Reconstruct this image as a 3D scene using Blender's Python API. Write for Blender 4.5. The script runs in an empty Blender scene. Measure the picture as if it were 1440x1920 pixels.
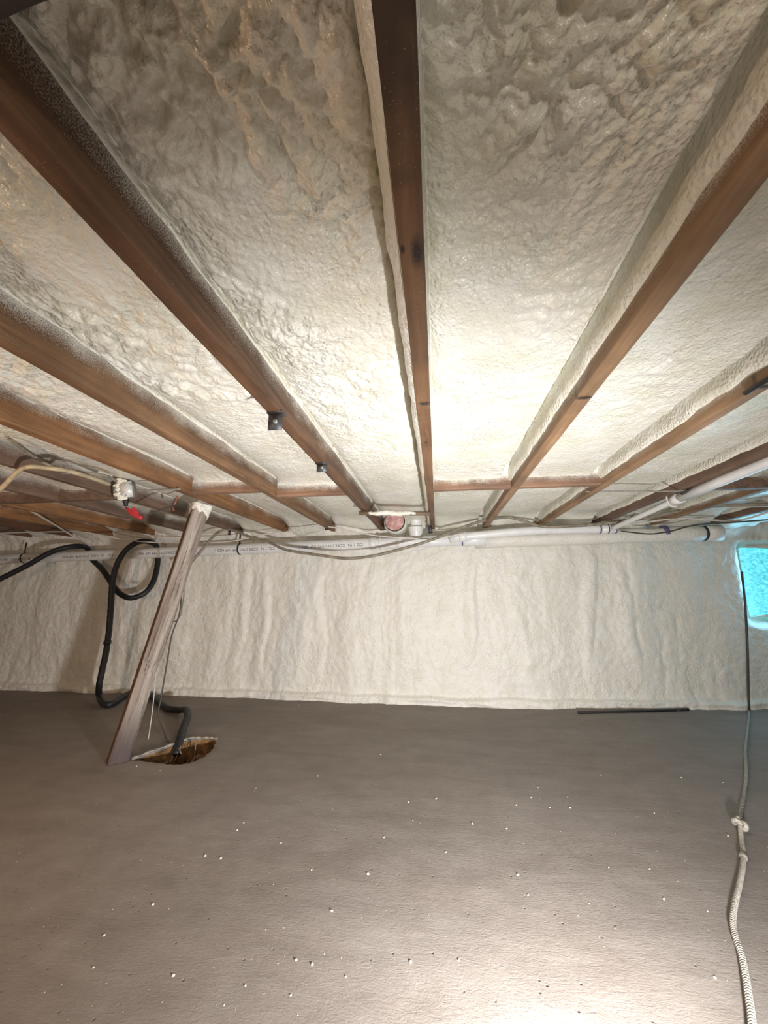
import bpy, bmesh, math, random
import numpy as np
from mathutils import Vector, Matrix

rng = random.Random(7)
sc = bpy.context.scene
COL = sc.collection

# ------------------------------------------------------------------ camera
F = 721.0
PITCH = math.atan(147 / F)
YAW = math.atan(100 / F * math.cos(PITCH))
CAM_H = 0.83
FW = Vector((-math.sin(YAW) * math.cos(PITCH), math.cos(YAW) * math.cos(PITCH), math.sin(PITCH)))
RT = Vector((math.cos(YAW), math.sin(YAW), 0))
UP = RT.cross(FW)
cam_data = bpy.data.cameras.new('camera')
cam_data.sensor_fit = 'VERTICAL'
cam_data.sensor_height = 32.0
cam_data.lens = F / 1920 * 32.0
cam_data.clip_start = 0.01
cam = bpy.data.objects.new('camera', cam_data)
COL.objects.link(cam)
cam.matrix_world = Matrix((
    (RT.x, UP.x, -FW.x, 0), (RT.y, UP.y, -FW.y, 0), (RT.z, UP.z, -FW.z, CAM_H), (0, 0, 0, 1)))
sc.camera = cam

# ------------------------------------------------------------------ world, lamps, exposure
world = bpy.data.worlds.new('sky')
sc.world = world
world.use_nodes = True
world.node_tree.nodes['Background'].inputs[0].default_value = (0.45, 0.7, 1.0, 1)
world.node_tree.nodes['Background'].inputs[1].default_value = 0.6

def lamp(name, kind, loc, energy, color, aim=None, **kw):
    d = bpy.data.lights.new(name, kind)
    d.energy = energy
    d.color = color
    for k, v in kw.items():
        setattr(d, k, v)
    o = bpy.data.objects.new(name, d)
    COL.objects.link(o)
    o.location = loc
    if aim is not None:
        o.rotation_euler = (Vector(aim) - Vector(loc)).to_track_quat('-Z', 'Y').to_euler()
    return o

# white flood lamp standing on the floor just in front of the photographer
lamp('flood_lamp', 'SPOT', (0.37, 0.45, 0.24), 212, (0.985, 0.985, 1.0), aim=(-0.55, 3.0, 0.78),
     spot_size=math.radians(156), spot_blend=1.0, shadow_soft_size=0.035)
# warm work bulb further back on the left
lamp('work_bulb', 'POINT', (-1.95, 0.10, 0.72), 30, (1.0, 0.68, 0.47), shadow_soft_size=0.05)
# added fill light, unseen behind the camera, lifting the near ceiling
lamp('rear_fill', 'POINT', (0.35, -1.1, 0.85), 20, (1.0, 0.95, 0.86), shadow_soft_size=0.06)
# daylight entering through the foamed-over window
lamp('window_daylight', 'AREA', (2.60, 3.30, 0.9), 5.5, (0.30, 0.72, 1.0), aim=(1.9, 2.2, 0.6),
     size=0.45)

sc.view_settings.view_transform = 'Standard'
sc.view_settings.look = 'None'
sc.view_settings.exposure = 0.0
sc.view_settings.gamma = 1.0
sc.view_settings.use_curve_mapping = False

# ------------------------------------------------------------------ helpers
ZC = 1.307            # underside of the joists
CAM = Vector((0, 0, CAM_H))

def ray(x, y):
    return RT * (x - 720) + UP * (960 - y) + FW * F

def at(x, y, Y):
    r = ray(x, y)
    return CAM + r * (Y / r.y)

def atz(x, y, z):
    r = ray(x, y)
    return CAM + r * ((z - CAM_H) / r.z)

_P = np.random.RandomState(11).rand(4096) * 2 * np.pi
_GX, _GY = np.cos(_P), np.sin(_P)
_T = np.random.RandomState(5).permutation(4096)

def perlin(x, y, seed=0):
    x = np.asarray(x, float); y = np.asarray(y, float)
    xi = np.floor(x).astype(np.int64); yi = np.floor(y).astype(np.int64)
    xf = x - xi; yf = y - yi
    def g(ix, iy, dx, dy):
        h = _T[(_T[(_T[(ix + seed * 131) & 4095] + iy) & 4095] + seed * 17) & 4095]
        return _GX[h] * dx + _GY[h] * dy
    u = xf * xf * xf * (xf * (xf * 6 - 15) + 10)
    v = yf * yf * yf * (yf * (yf * 6 - 15) + 10)
    a = g(xi, yi, xf, yf); b = g(xi + 1, yi, xf - 1, yf)
    c = g(xi, yi + 1, xf, yf - 1); d = g(xi + 1, yi + 1, xf - 1, yf - 1)
    return (a + (b - a) * u + (c - a) * v + (a - b - c + d) * u * v) * 1.45

def sstep(a, b, x):
    t = np.clip((x - a) / (b - a), 0, 1)
    return t * t * (3 - 2 * t)

def link(o, parent=None, pos=None):
    COL.objects.link(o)
    if parent is not None:
        o.parent = parent
    if pos is not None:
        o.location = pos
    return o

def mesh_obj(name, me, mat, parent=None, pos=None, smooth=True):
    if mat is not None:
        me.materials.append(mat)
    if smooth:
        me.polygons.foreach_set('use_smooth', [True] * len(me.polygons))
    return link(bpy.data.objects.new(name, me), parent, pos)

def grid_mesh(name, V):
    """V: (n, m, 3) array -> quad grid"""
    n, m = V.shape[:2]
    idx = np.arange(n * m).reshape(n, m)
    q = np.stack([idx[:-1, :-1], idx[:-1, 1:], idx[1:, 1:], idx[1:, :-1]], -1).reshape(-1, 4)
    return quads_mesh(name, V.reshape(-1, 3), q)

def quads_mesh(name, V, q):
    me = bpy.data.meshes.new(name)
    me.vertices.add(len(V)); me.vertices.foreach_set('co', np.asarray(V, np.float32).ravel())
    k = q.shape[1]
    me.loops.add(len(q) * k); me.loops.foreach_set('vertex_index', q.astype(np.int32).ravel())
    me.polygons.add(len(q))
    me.polygons.foreach_set('loop_start', np.arange(0, len(q) * k, k, dtype=np.int32))
    me.update(calc_edges=True)
    return me

def bm_mesh(name, bm):
    me = bpy.data.meshes.new(name)
    bmesh.ops.recalc_face_normals(bm, faces=bm.faces)
    bm.to_mesh(me); bm.free()
    return me

def spline(pts, n=8):
    P = [Vector(p) for p in pts]
    P = [P[0] * 2 - P[1]] + P + [P[-1] * 2 - P[-2]]
    out = []
    for i in range(1, len(P) - 2):
        a, b, c, d = P[i - 1], P[i], P[i + 1], P[i + 2]
        for k in range(n):
            t = k / n
            out.append(0.5 * ((2 * b) + (c - a) * t + (2 * a - 5 * b + 4 * c - d) * t * t
                              + (3 * b - a - 3 * c + d) * t ** 3))
    out.append(P[-2])
    return out

def tube_mesh(name, pts, r, seg=8, radii=None, cap=True):
    P = [Vector(p) for p in pts]
    bm = bmesh.new()
    rings = []
    prev = None
    for i, p in enumerate(P):
        t = (P[min(i + 1, len(P) - 1)] - P[max(i - 1, 0)]).normalized()
        if prev is None:
            u = t.orthogonal().normalized()
        else:
            u = (prev - t * prev.dot(t)).normalized()
        prev = u
        w = t.cross(u)
        rr = radii[i] if radii is not None else r
        rings.append([bm.verts.new(p + (u * math.cos(2 * math.pi * k / seg) + w * math.sin(2 * math.pi * k / seg)) * rr)
                      for k in range(seg)])
    for a, b in zip(rings[:-1], rings[1:]):
        for k in range(seg):
            bm.faces.new((a[k], a[(k + 1) % seg], b[(k + 1) % seg], b[k]))
    if cap:
        bm.faces.new(rings[0][::-1]); bm.faces.new(rings[-1])
    return bm_mesh(name, bm)

def box_mesh(name, size, bevel=0.002, M=None, seg=2):
    bm = bmesh.new()
    bmesh.ops.create_cube(bm, size=1)
    for v in bm.verts:
        v.co = Vector((v.co.x * size[0], v.co.y * size[1], v.co.z * size[2]))
    if bevel:
        bmesh.ops.bevel(bm, geom=list(bm.edges), offset=bevel, segments=seg, affect='EDGES')
    if M is not None:
        bm.transform(M)
    return bm_mesh(name, bm)

def lathe_mesh(name, prof, p0, axis, seg=24):
    """prof: list of (t along axis, radius)"""
    ax = Vector(axis).normalized()
    u = ax.orthogonal().normalized(); w = ax.cross(u)
    bm = bmesh.new(); rings = []
    for t, r in prof:
        c = Vector(p0) + ax * t
        rings.append([bm.verts.new(c + (u * math.cos(2 * math.pi * k / seg) + w * math.sin(2 * math.pi * k / seg)) * max(r, 1e-4))
                      for k in range(seg)])
    for a, b in zip(rings[:-1], rings[1:]):
        for k in range(seg):
            bm.faces.new((a[k], a[(k + 1) % seg], b[(k + 1) % seg], b[k]))
    bm.faces.new(rings[0][::-1]); bm.faces.new(rings[-1])
    return bm_mesh(name, bm)

def tag(o, label, cat, group=None):
    o['label'] = label
    o['category'] = cat
    if group:
        o['group'] = group
    return o

def thing(name, label, cat, loc, group=None):
    o = bpy.data.objects.new(name, None)
    o.empty_display_size = 0.05
    COL.objects.link(o)
    o.location = loc
    return tag(o, label, cat, group)

def part(name, me, mat, root, smooth=True):
    """mesh built in world coordinates, parented to a thing that only has a location"""
    return mesh_obj(name, me, mat, root, Vector(root.location) * -1, smooth)

def sub(name, me, mat, p, smooth=True):
    return mesh_obj(name, me, mat, p, None, smooth)

# ------------------------------------------------------------------ materials
class NT:
    def __init__(self, name):
        self.m = bpy.data.materials.new(name)
        self.m.use_nodes = True
        self.t = self.m.node_tree
        self.b = self.t.nodes['Principled BSDF']
        self.co = self.t.nodes.new('ShaderNodeTexCoord')
    def n(self, kind, **kw):
        nd = self.t.nodes.new(kind)
        for k, v in kw.items():
            setattr(nd, k, v)
        return nd
    def l(self, a, b):
        self.t.links.new(a, b)
    def mapping(self, scale=(1, 1, 1), src='Object', loc=None):
        mp = self.n('ShaderNodeMapping')
        mp.inputs['Scale'].default_value = scale
        self.l(self.co.outputs[src], mp.inputs['Vector'])
        if loc is not None:
            self.l(loc, mp.inputs['Location'])
        return mp.outputs[0]
    def noise(self, scale, vec=None, detail=4, rough=0.55, dist=0.0):
        nd = self.n('ShaderNodeTexNoise')
        nd.inputs['Scale'].default_value = scale
        nd.inputs['Detail'].default_value = detail
        nd.inputs['Roughness'].default_value = rough
        nd.inputs['Distortion'].default_value = dist
        self.l(vec if vec is not None else self.co.outputs['Object'], nd.inputs['Vector'])
        return nd.outputs['Fac']
    def ramp(self, fac, stops):
        r = self.n('ShaderNodeValToRGB')
        el = r.color_ramp.elements
        while len(el) < len(stops):
            el.new(0.5)
        for e, (p, c) in zip(el, stops):
            e.position = p
            e.color = (*c, 1) if len(c) == 3 else c
        self.l(fac, r.inputs[0])
        return r.outputs[0]
    def math(self, op, a, b=None, clamp=False):
        nd = self.n('ShaderNodeMath', operation=op, use_clamp=clamp)
        for i, v in enumerate((a, b)):
            if v is None:
                continue
            if isinstance(v, (int, float)):
                nd.inputs[i].default_value = v
            else:
                self.l(v, nd.inputs[i])
        return nd.outputs[0]
    def mix(self, fac, a, b, blend='MIX'):
        nd = self.n('ShaderNodeMix', data_type='RGBA', blend_type=blend)
        for i, v in ((0, fac), (6, a), (7, b)):
            if isinstance(v, (int, float)):
                nd.inputs[i].default_value = v
            elif isinstance(v, tuple):
                nd.inputs[i].default_value = (*v, 1)
            else:
                self.l(v, nd.inputs[i])
        return nd.outputs[2]
    def bump(self, h, dist, strength=1.0, prev=None):
        nd = self.n('ShaderNodeBump')
        nd.inputs['Distance'].default_value = dist
        nd.inputs['Strength'].default_value = strength
        self.l(h, nd.inputs['Height'])
        if prev is not None:
            self.l(prev, nd.inputs['Normal'])
        return nd.outputs[0]
    def out(self, color=None, rough=None, normal=None, metal=None):
        for k, v in (('Base Color', color), ('Roughness', rough), ('Normal', normal), ('Metallic', metal)):
            if v is None:
                continue
            if isinstance(v, (int, float)):
                self.b.inputs[k].default_value = v
            elif isinstance(v, tuple):
                self.b.inputs[k].default_value = (*v, 1)
            else:
                self.l(v, self.b.inputs[k])
        return self.m

def plain(name, c, rough=0.5, metal=0.0, var=0.15, scale=40, bump=0.0):
    t = NT(name)
    n = t.noise(scale)
    dark = tuple(v * (1 - var * 2) for v in c)
    col = t.ramp(n, [(0.3, dark), (0.65, c)])
    nm = t.bump(n, bump) if bump else None
    return t.out(col, rough, nm, metal)

def foam_mat(name, c1, c2, rough, fine, big):
    t = NT(name)
    n = t.noise(9, detail=3)
    col = t.ramp(n, [(0.35, c2), (0.62, c1)])
    f1 = t.noise(big, detail=3, rough=0.6)
    v = t.n('ShaderNodeTexVoronoi', feature='SMOOTH_F1')
    v.inputs['Scale'].default_value = fine
    v.inputs['Smoothness'].default_value = 0.6
    t.l(t.co.outputs['Object'], v.inputs['Vector'])
    mk = t.ramp(t.noise(5, detail=2), [(0.38, (0.15, 0.15, 0.15)), (0.62, (1, 1, 1))])
    vh = t.math('MULTIPLY', mk, v.outputs['Distance'])
    nm = t.bump(f1, 0.007, 0.7)
    nm = t.bump(vh, 0.0055, 0.7, nm)
    return t.out(col, rough, nm)

M_FOAM = foam_mat('ceiling_foam', (0.79, 0.77, 0.69), (0.71, 0.68, 0.56), 0.25, 120, 80)
M_WALLFOAM = foam_mat('wall_foam', (0.78, 0.755, 0.69), (0.74, 0.71, 0.62), 0.5, 85, 48)

def wood_mat(name, c_light, c_dark, h0=0.03, soft=0.035, axis='y', speck=0.5, marks=(), stain_shade_to=None):
    """weathered board with overspray of white foam above local height h0"""
    t = NT(name)
    info = t.n('ShaderNodeObjectInfo')
    off = t.n('ShaderNodeCombineXYZ')
    r = t.math('MULTIPLY', info.outputs['Random'], 37.0)
    t.l(r, off.inputs[0]); t.l(r, off.inputs[1])
    sc_ = (22, 1.6, 22) if axis == 'y' else ((1.6, 22, 22) if axis == 'x' else (22, 22, 1.6))
    g = t.noise(1.0, t.mapping(sc_, loc=off.outputs[0]), detail=6, rough=0.65, dist=1.2)
    col = t.ramp(g, [(0.25, c_dark), (0.5, tuple((a + b) / 2 for a, b in zip(c_light, c_dark))), (0.75, c_light)])
    pat = t.noise(4.0, t.mapping((1, 1, 1), loc=off.outputs[0]), detail=4, rough=0.6)
    col = t.mix(t.math('MULTIPLY', t.ramp(pat, [(0.42, (0, 0, 0)), (0.62, (1, 1, 1))]), 0.55), col,
                t.mix(0.6, col, (0.02, 0.014, 0.01)))
    sep = t.n('ShaderNodeSeparateXYZ')
    t.l(t.co.outputs['Object'], sep.inputs[0])
    z = sep.outputs[2]
    if stain_shade_to is not None:      # dark stain and near-end shade painted into the board, ragged at the knot
        e = t.math('ADD', t.math('SUBTRACT', stain_shade_to, sep.outputs[1]), t.math('MULTIPLY', t.math('SUBTRACT', pat, 0.5), 0.8))
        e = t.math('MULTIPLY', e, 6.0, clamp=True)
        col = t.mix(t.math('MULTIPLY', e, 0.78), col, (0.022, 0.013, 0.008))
    for mx, my, rx, ry, ring in marks:      # knots and burnt nicks
        dx = t.math('DIVIDE', t.math('SUBTRACT', sep.outputs[0], mx), rx)
        dy = t.math('DIVIDE', t.math('SUBTRACT', sep.outputs[1], my), ry)
        d = t.math('SQRT', t.math('ADD', t.math('MULTIPLY', dx, dx), t.math('MULTIPLY', dy, dy)))
        d = t.math('ADD', d, t.math('MULTIPLY', t.math('SUBTRACT', g, 0.5), 0.5))
        if ring:
            mk = t.ramp(d, [(0.10, (1, 1, 1)), (0.25, (0.15, 0.15, 0.15)), (0.60, (0.3, 0.3, 0.3)), (0.80, (1, 1, 1)), (1.0, (0, 0, 0))])
        else:
            mk = t.ramp(d, [(0.35, (1, 1, 1)), (1.0, (0, 0, 0))])
        col = t.mix(t.math('MULTIPLY', mk, 0.92), col, (0.012, 0.008, 0.005))
    fine = t.noise(420, detail=2, rough=0.7)
    mid = t.noise(14, t.mapping((1, 0.5, 1), loc=off.outputs[0]), detail=3)
    f = t.math('DIVIDE', t.math('SUBTRACT', z, h0), soft)
    f = t.math('ADD', f, t.math('MULTIPLY', t.math('SUBTRACT', fine, 0.5), 2.7))
    f = t.math('ADD', f, t.math('MULTIPLY', t.math('SUBTRACT', mid, 0.5), 1.5), clamp=True)
    # stray droplets everywhere
    drop = t.noise(420, detail=1)
    dm = t.math('GREATER_THAN', t.math('ADD', drop, t.math('MULTIPLY', t.math('SUBTRACT', mid, 0.5), 0.5)), 0.74)
    f = t.math('MAXIMUM', f, t.math('MULTIPLY', dm, speck))
    col = t.mix(f, col, (0.74, 0.71, 0.63))
    nm = t.bump(g, 0.0025, 0.6)
    nm = t.bump(f, 0.002, 0.7, nm)
    return t.out(col, 0.62, nm)

WM = wood_mat('joist_brown_wood', (0.34, 0.185, 0.09), (0.075, 0.036, 0.018), 0.054, 0.058, speck=0.25)
WD = wood_mat('joist_dark_wood', (0.22, 0.11, 0.052), (0.05, 0.022, 0.012), 0.056, 0.058, speck=0.25)
WO = wood_mat('joist_orange_wood', (0.42, 0.21, 0.085), (0.12, 0.05, 0.022), 0.066, 0.052, speck=0.15)
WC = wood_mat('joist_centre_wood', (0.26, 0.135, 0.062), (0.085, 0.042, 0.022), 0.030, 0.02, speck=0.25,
              marks=((0.008, 2.070, 0.012, 0.036, False), (-0.012, 2.062, 0.005, 0.010, False), (0.004, 2.53, 0.020, 0.014, False), (0.0, 2.80, 0.006, 0.006, False)), stain_shade_to=2.02)
WP = wood_mat('joist_pale_wood', (0.42, 0.26, 0.14), (0.18, 0.095, 0.047), 0.024, 0.034, speck=0.15, marks=((0.0, 2.555, 0.03, 0.012, False),))
WG = wood_mat('joist_grey_wood', (0.24, 0.15, 0.10), (0.085, 0.05, 0.035), 0.052, 0.048, speck=0.3)
WB = wood_mat('blocking_wood', (0.38, 0.22, 0.13), (0.13, 0.065, 0.04), 0.030, 0.034, axis='x', speck=0.3)
WK = plain('black_stained_wood', (0.03, 0.022, 0.017), 0.7)

def post_mat():
    t = NT('weathered_post_wood')
    g = t.noise(1.0, t.mapping((26, 26, 1.5)), detail=8, rough=0.7, dist=1.0)
    g2 = t.noise(1.0, t.mapping((90, 90, 2.5)), detail=4, rough=0.7)
    col = t.ramp(g, [(0.30, (0.085, 0.05, 0.035)), (0.48, (0.25, 0.205, 0.17)), (0.70, (0.46, 0.41, 0.35))])
    col = t.mix(t.ramp(g2, [(0.34, (1, 1, 1)), (0.44, (0, 0, 0))]), col, (0.07, 0.045, 0.03))
    sep = t.n('ShaderNodeSeparateXYZ')
    t.l(t.co.outputs['Object'], sep.inputs[0])
    damp = t.math('ADD', t.math('MULTIPLY', sep.outputs[2], -5.5), t.math('ADD', t.math('MULTIPLY', g, 3.0), -0.05), clamp=True)
    col = t.mix(t.math('MULTIPLY', damp, 0.85), col, (0.075, 0.052, 0.052))
    return t.out(col, 0.8, t.bump(g2, 0.004, 0.8))
M_POST = post_mat()
M_POSTSIDE = plain('brown_sawn_wood', (0.17, 0.085, 0.05), 0.85, var=0.3, scale=30, bump=0.003)

def floor_mat():
    t = NT('trowelled_concrete')
    big = t.noise(1.1, t.mapping((1, 1.5, 1)), detail=5, rough=0.6)
    med = t.noise(9, detail=5, rough=0.65)
    st = t.noise(1.0, t.mapping((3.2, 12, 1)), detail=5, rough=0.6, dist=0.7)
    col = t.ramp(big, [(0.3, (0.19, 0.15, 0.12)), (0.5, (0.228, 0.192, 0.163)), (0.7, (0.285, 0.252, 0.224))])
    col = t.mix(0.35, col, t.ramp(med, [(0.3, (0.165, 0.135, 0.11)), (0.7, (0.31, 0.274, 0.245))]))
    col = t.mix(0.22, col, t.ramp(st, [(0.3, (0.14, 0.115, 0.10)), (0.7, (0.34, 0.30, 0.265))]))
    pit = t.n('ShaderNodeTexVoronoi')
    pit.inputs['Scale'].default_value = 26
    t.l(t.co.outputs['Object'], pit.inputs['Vector'])
    pm = t.ramp(pit.outputs['Distance'], [(0.03, (1, 1, 1)), (0.10, (0, 0, 0))])
    col = t.mix(t.math('MULTIPLY', pm, 0.5), col, (0.10, 0.08, 0.07))
    scr = t.noise(1.0, t.mapping((28, 80, 1)), detail=4, rough=0.6, dist=2.0)
    grain = t.noise(210, detail=4, rough=0.65)
    nm = t.bump(scr, 0.003, 0.4)
    nm = t.bump(st, 0.006, 0.25, nm)
    nm = t.bump(grain, 0.0016, 0.45, nm)
    nm = t.bump(pm, -0.003, 0.6, nm)
    ro = t.ramp(med, [(0.3, (0.78, 0.78, 0.78)), (0.7, (0.92, 0.92, 0.92))])
    return t.out(col, ro, nm)
M_FLOOR = floor_mat()

M_PVC = plain('white_pvc', (0.78, 0.78, 0.76), 0.38, var=0.06, scale=12)
M_PVCGREY = plain('foam_dusted_pipe', (0.66, 0.66, 0.63), 0.6, var=0.08, scale=20, bump=0.002)
M_PURPLE = plain('purple_primer', (0.16, 0.12, 0.26), 0.5)
M_INK = plain('black_ink', (0.03, 0.03, 0.035), 0.6)
M_HOSE = plain('black_rubber_hose', (0.014, 0.015, 0.018), 0.55)
M_BLACK = plain('black_plastic', (0.015, 0.015, 0.016), 0.5)
M_NM = plain('olive_cable_sheath', (0.30, 0.26, 0.19), 0.55, var=0.25, scale=25)
M_WHITECABLE = plain('white_cable_sheath', (0.72, 0.68, 0.60), 0.5, var=0.1)
M_YELLOWCABLE = plain('yellowed_cable_sheath', (0.55, 0.45, 0.29), 0.5, var=0.2)
M_GREYWIRE = plain('grey_wire', (0.28, 0.26, 0.23), 0.5)
M_DARKWIRE = plain('dark_wire', (0.07, 0.06, 0.05), 0.55)
M_STEEL = plain('grey_galvanised_steel', (0.42, 0.44, 0.45), 0.42, 0.7, var=0.15)
M_DARKSTEEL = plain('dark_steel', (0.10, 0.10, 0.105), 0.5, 0.5, var=0.2, scale=60)
M_RED = plain('red_tape', (0.55, 0.035, 0.05), 0.45, var=0.1)
M_COPPER = plain('rusty_red_wire', (0.32, 0.12, 0.07), 0.5)
M_ROPE = plain('dusty_rope', (0.52, 0.48, 0.41), 0.85, var=0.25, scale=120, bump=0.002)
M_ROD = plain('black_iron_rod', (0.02, 0.02, 0.02), 0.6)
M_CRUMB = plain('foam_crumb', (0.80, 0.78, 0.70), 0.6, var=0.1)
M_GRIT = plain('dark_grit', (0.10, 0.08, 0.06), 0.8)
M_PLAINWALL = plain('far_wall_foam', (0.66, 0.62, 0.54), 0.7, var=0.1, scale=5)
M_DECK = plain('subfloor_boards', (0.22, 0.13, 0.07), 0.8, var=0.2, scale=6)

def pink_mat():
    t = NT('pink_insulation')
    n = t.noise(28, detail=5, rough=0.65)
    col = t.ramp(n, [(0.3, (0.30, 0.15, 0.13)), (0.5, (0.55, 0.30, 0.27)), (0.7, (0.66, 0.52, 0.46))])
    return t.out(col, 0.8, t.bump(n, 0.008, 0.8))
M_PINK = pink_mat()

def pit_mat():
    t = NT('rust_stained_pit')
    n = t.noise(14, detail=5, rough=0.65)
    sep = t.n('ShaderNodeSeparateXYZ')
    t.l(t.co.outputs['Object'], sep.inputs[0])
    col = t.ramp(n, [(0.3, (0.06, 0.03, 0.015)), (0.5, (0.20, 0.105, 0.04)), (0.72, (0.38, 0.23, 0.10))])
    return t.out(col, 0.55, t.bump(n, 0.01, 0.7))
M_PIT = pit_mat()
M_MUD = plain('wet_mud', (0.05, 0.028, 0.018), 0.35, var=0.3, scale=30, bump=0.01)
M_RIM = plain('pale_chipped_concrete', (0.40, 0.35, 0.29), 0.8, var=0.3, scale=60, bump=0.003)
M_ROOT = plain('root_brown', (0.24, 0.15, 0.10), 0.8)

def pane_mat():
    """daylight glowing through the thin foam sprayed over the window"""
    t = NT('daylit_foam_pane')
    n = t.noise(1.0, t.mapping((38, 38, 70)), detail=4, rough=0.6)
    c = t.ramp(n, [(0.32, (0.02, 0.33, 0.48)), (0.5, (0.07, 0.72, 0.86)), (0.68, (0.22, 0.92, 1.0))])
    t.l(c, t.b.inputs['Emission Color'])
    t.b.inputs['Emission Strength'].default_value = 0.93
    return t.out((0.35, 0.62, 0.66), 0.45, t.bump(n, 0.01, 0.8))
M_PANE = pane_mat()

# ------------------------------------------------------------------ the setting
X0, X1, Y0 = -4.9, 3.35, -1.6

def wall_y(x):
    x = np.asarray(x, float)
    return 3.10 + 0.115 * np.clip(x - 0.3, 0, None) - 0.03 * sstep(-2.4, -3.8, x) + 0.02 * perlin(x * 0.9, x * 0 + 3.3, 5)

# floor with the sump opening left out
PIT = [(-1.535, 1.950), (-1.470, 2.110), (-1.415, 2.235), (-1.340, 2.250), (-1.268, 2.252),
       (-1.215, 2.130), (-1.205, 2.030), (-1.235, 1.950), (-1.300, 1.928), (-1.420, 1.938)]
def floor_z(x, y):
    return 0.0022 * perlin(x * 2.3, y * 2.3, 2) + 0.0010 * perlin(x * 9, y * 9, 3)

def build_floor():
    s = 0.025
    xs = np.arange(X0, X1 + s, s); ys = np.arange(Y0, 3.75, s)
    XX, YY = np.meshgrid(xs, ys, indexing='ij')
    V = np.stack([XX, YY, floor_z(XX, YY)], -1)
    n, m = XX.shape
    idx = np.arange(n * m).reshape(n, m)
    i0, i1 = np.searchsorted(xs, -1.62), np.searchsorted(xs, -1.12)
    j0, j1 = np.searchsorted(ys, 1.85), np.searchsorted(ys, 2.34)
    keep = np.ones((n - 1, m - 1), bool)
    keep[i0:i1, j0:j1] = False
    q = np.stack([idx[:-1, :-1], idx[1:, :-1], idx[1:, 1:], idx[:-1, 1:]], -1)[keep]
    loop = ([(i, j0) for i in range(i0, i1)] + [(i1, j) for j in range(j0, j1)] +
            [(i, j1) for i in range(i1, i0, -1)] + [(i0, j) for j in range(j1, j0, -1)])
    outer = np.array([V[i, j, :2] for i, j in loop])
    oid = np.array([idx[i, j] for i, j in loop])
    c = np.array([-1.36, 2.08])
    inner = pit_outline(np.arctan2(outer[:, 1] - c[1], outer[:, 0] - c[0]), c)
    verts = [V.reshape(-1, 3)]
    base = n * m
    prev = oid
    K = 6
    for k in range(1, K + 1):
        P = outer + (inner - outer) * (k / K)
        drop = -0.004 if k == K else 0
        verts.append(np.stack([P[:, 0], P[:, 1], floor_z(P[:, 0], P[:, 1]) + drop], -1))
        cur = base + np.arange(len(P)); base += len(P)
        q = np.concatenate([q, np.stack([prev, np.roll(prev, -1), np.roll(cur, -1), cur], -1)])
        prev = cur
    me = quads_mesh('floor', np.concatenate(verts), q)
    o = mesh_obj('floor', me, M_FLOOR)
    o['kind'] = 'structure'
    return o, inner

def pit_outline(ang, c):
    P = np.array(PIT); Q = np.roll(P, -1, 0)
    out = []
    for a in ang:
        d = np.array([math.cos(a), math.sin(a)]); best = 0.1
        for p, q in zip(P, Q):
            e = q - p; w = p - c
            den = d[0] * e[1] - d[1] * e[0]
            if abs(den) < 1e-9:
                continue
            tt = (w[0] * e[1] - w[1] * e[0]) / den
            ss = (w[0] * d[1] - w[1] * d[0]) / den
            if tt > 0 and -1e-6 <= ss <= 1 + 1e-6:
                best = tt
        best *= 1 + 0.02 * math.sin(a * 17) + 0.012 * math.sin(a * 31 + 1)
        out.append(c + d * best)
    return np.array(out)

floor, pit_loop = build_floor()

# sump pit under the opening: side walls, muddy bottom, pale chipped rim (parts of the floor)
def build_pit():
    L = pit_loop; n = len(L)
    rows = []
    for k, z in enumerate([-0.004, -0.02, -0.06, -0.12, -0.2, -0.3]):
        sh = 1 + 0.01 * k
        P = np.array([-1.36, 2.08]) + (L - np.array([-1.36, 2.08])) * sh
        rows.append(np.stack([P[:, 0], P[:, 1], np.full(n, z)], -1))
    V = np.stack(rows, 0)
    V = np.concatenate([V, V[:, :1]], 1)
    mesh_obj('pit_wall', grid_mesh('pit_wall', V), M_PIT, floor)
    bm = bmesh.new()
    vs = []
    for r in (1.04, 0.7, 0.35):
        vs.append([bm.verts.new((-1.36 + (p[0] + 1.36) * r, 2.08 + (p[1] - 2.08) * r,
                                 -0.12 + 0.02 * math.sin(i * 1.7 + r * 9))) for i, p in enumerate(L)])
    for a, b in zip(vs[:-1], vs[1:]):
        for i in range(n):
            bm.faces.new((a[i], a[(i + 1) % n], b[(i + 1) % n], b[i]))
    bm.faces.new(vs[-1])
    mesh_obj('pit_mud', bm_mesh('pit_mud', bm), M_MUD, floor)
    # pale rim along the left and far edge
    pts = [(-1.540, 1.945, 0.003), (-1.512, 2.02, 0.004), (-1.475, 2.105, 0.004), (-1.440, 2.185, 0.004), (-1.418, 2.238, 0.004),
           (-1.36, 2.252, 0.003), (-1.30, 2.258, 0.003), (-1.262, 2.258, 0.001)]
    P = spline(pts, 6)
    rad = [0.0065 + 0.004 * math.sin(i * 1.3) * math.sin(i * 0.37) for i in range(len(P))]
    mesh_obj('pit_rim', tube_mesh('pit_rim', P, 0.01, 6, rad), M_RIM, floor)
    for k in range(14):
        a = Vector((-1.36 + rng.uniform(-0.08, 0.08), 2.08 + rng.uniform(-0.09, 0.09), -0.10))
        b = a + Vector((rng.uniform(-0.07, 0.07), rng.uniform(-0.07, 0.07), rng.uniform(0.02, 0.11)))
        c = b + Vector((rng.uniform(-0.06, 0.06), rng.uniform(-0.05, 0.05), rng.uniform(-0.05, 0.02)))
        mesh_obj('root', tube_mesh('root', spline([a, b, c], 5), 0.0035, 5), M_ROOT, floor)
build_pit()

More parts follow.
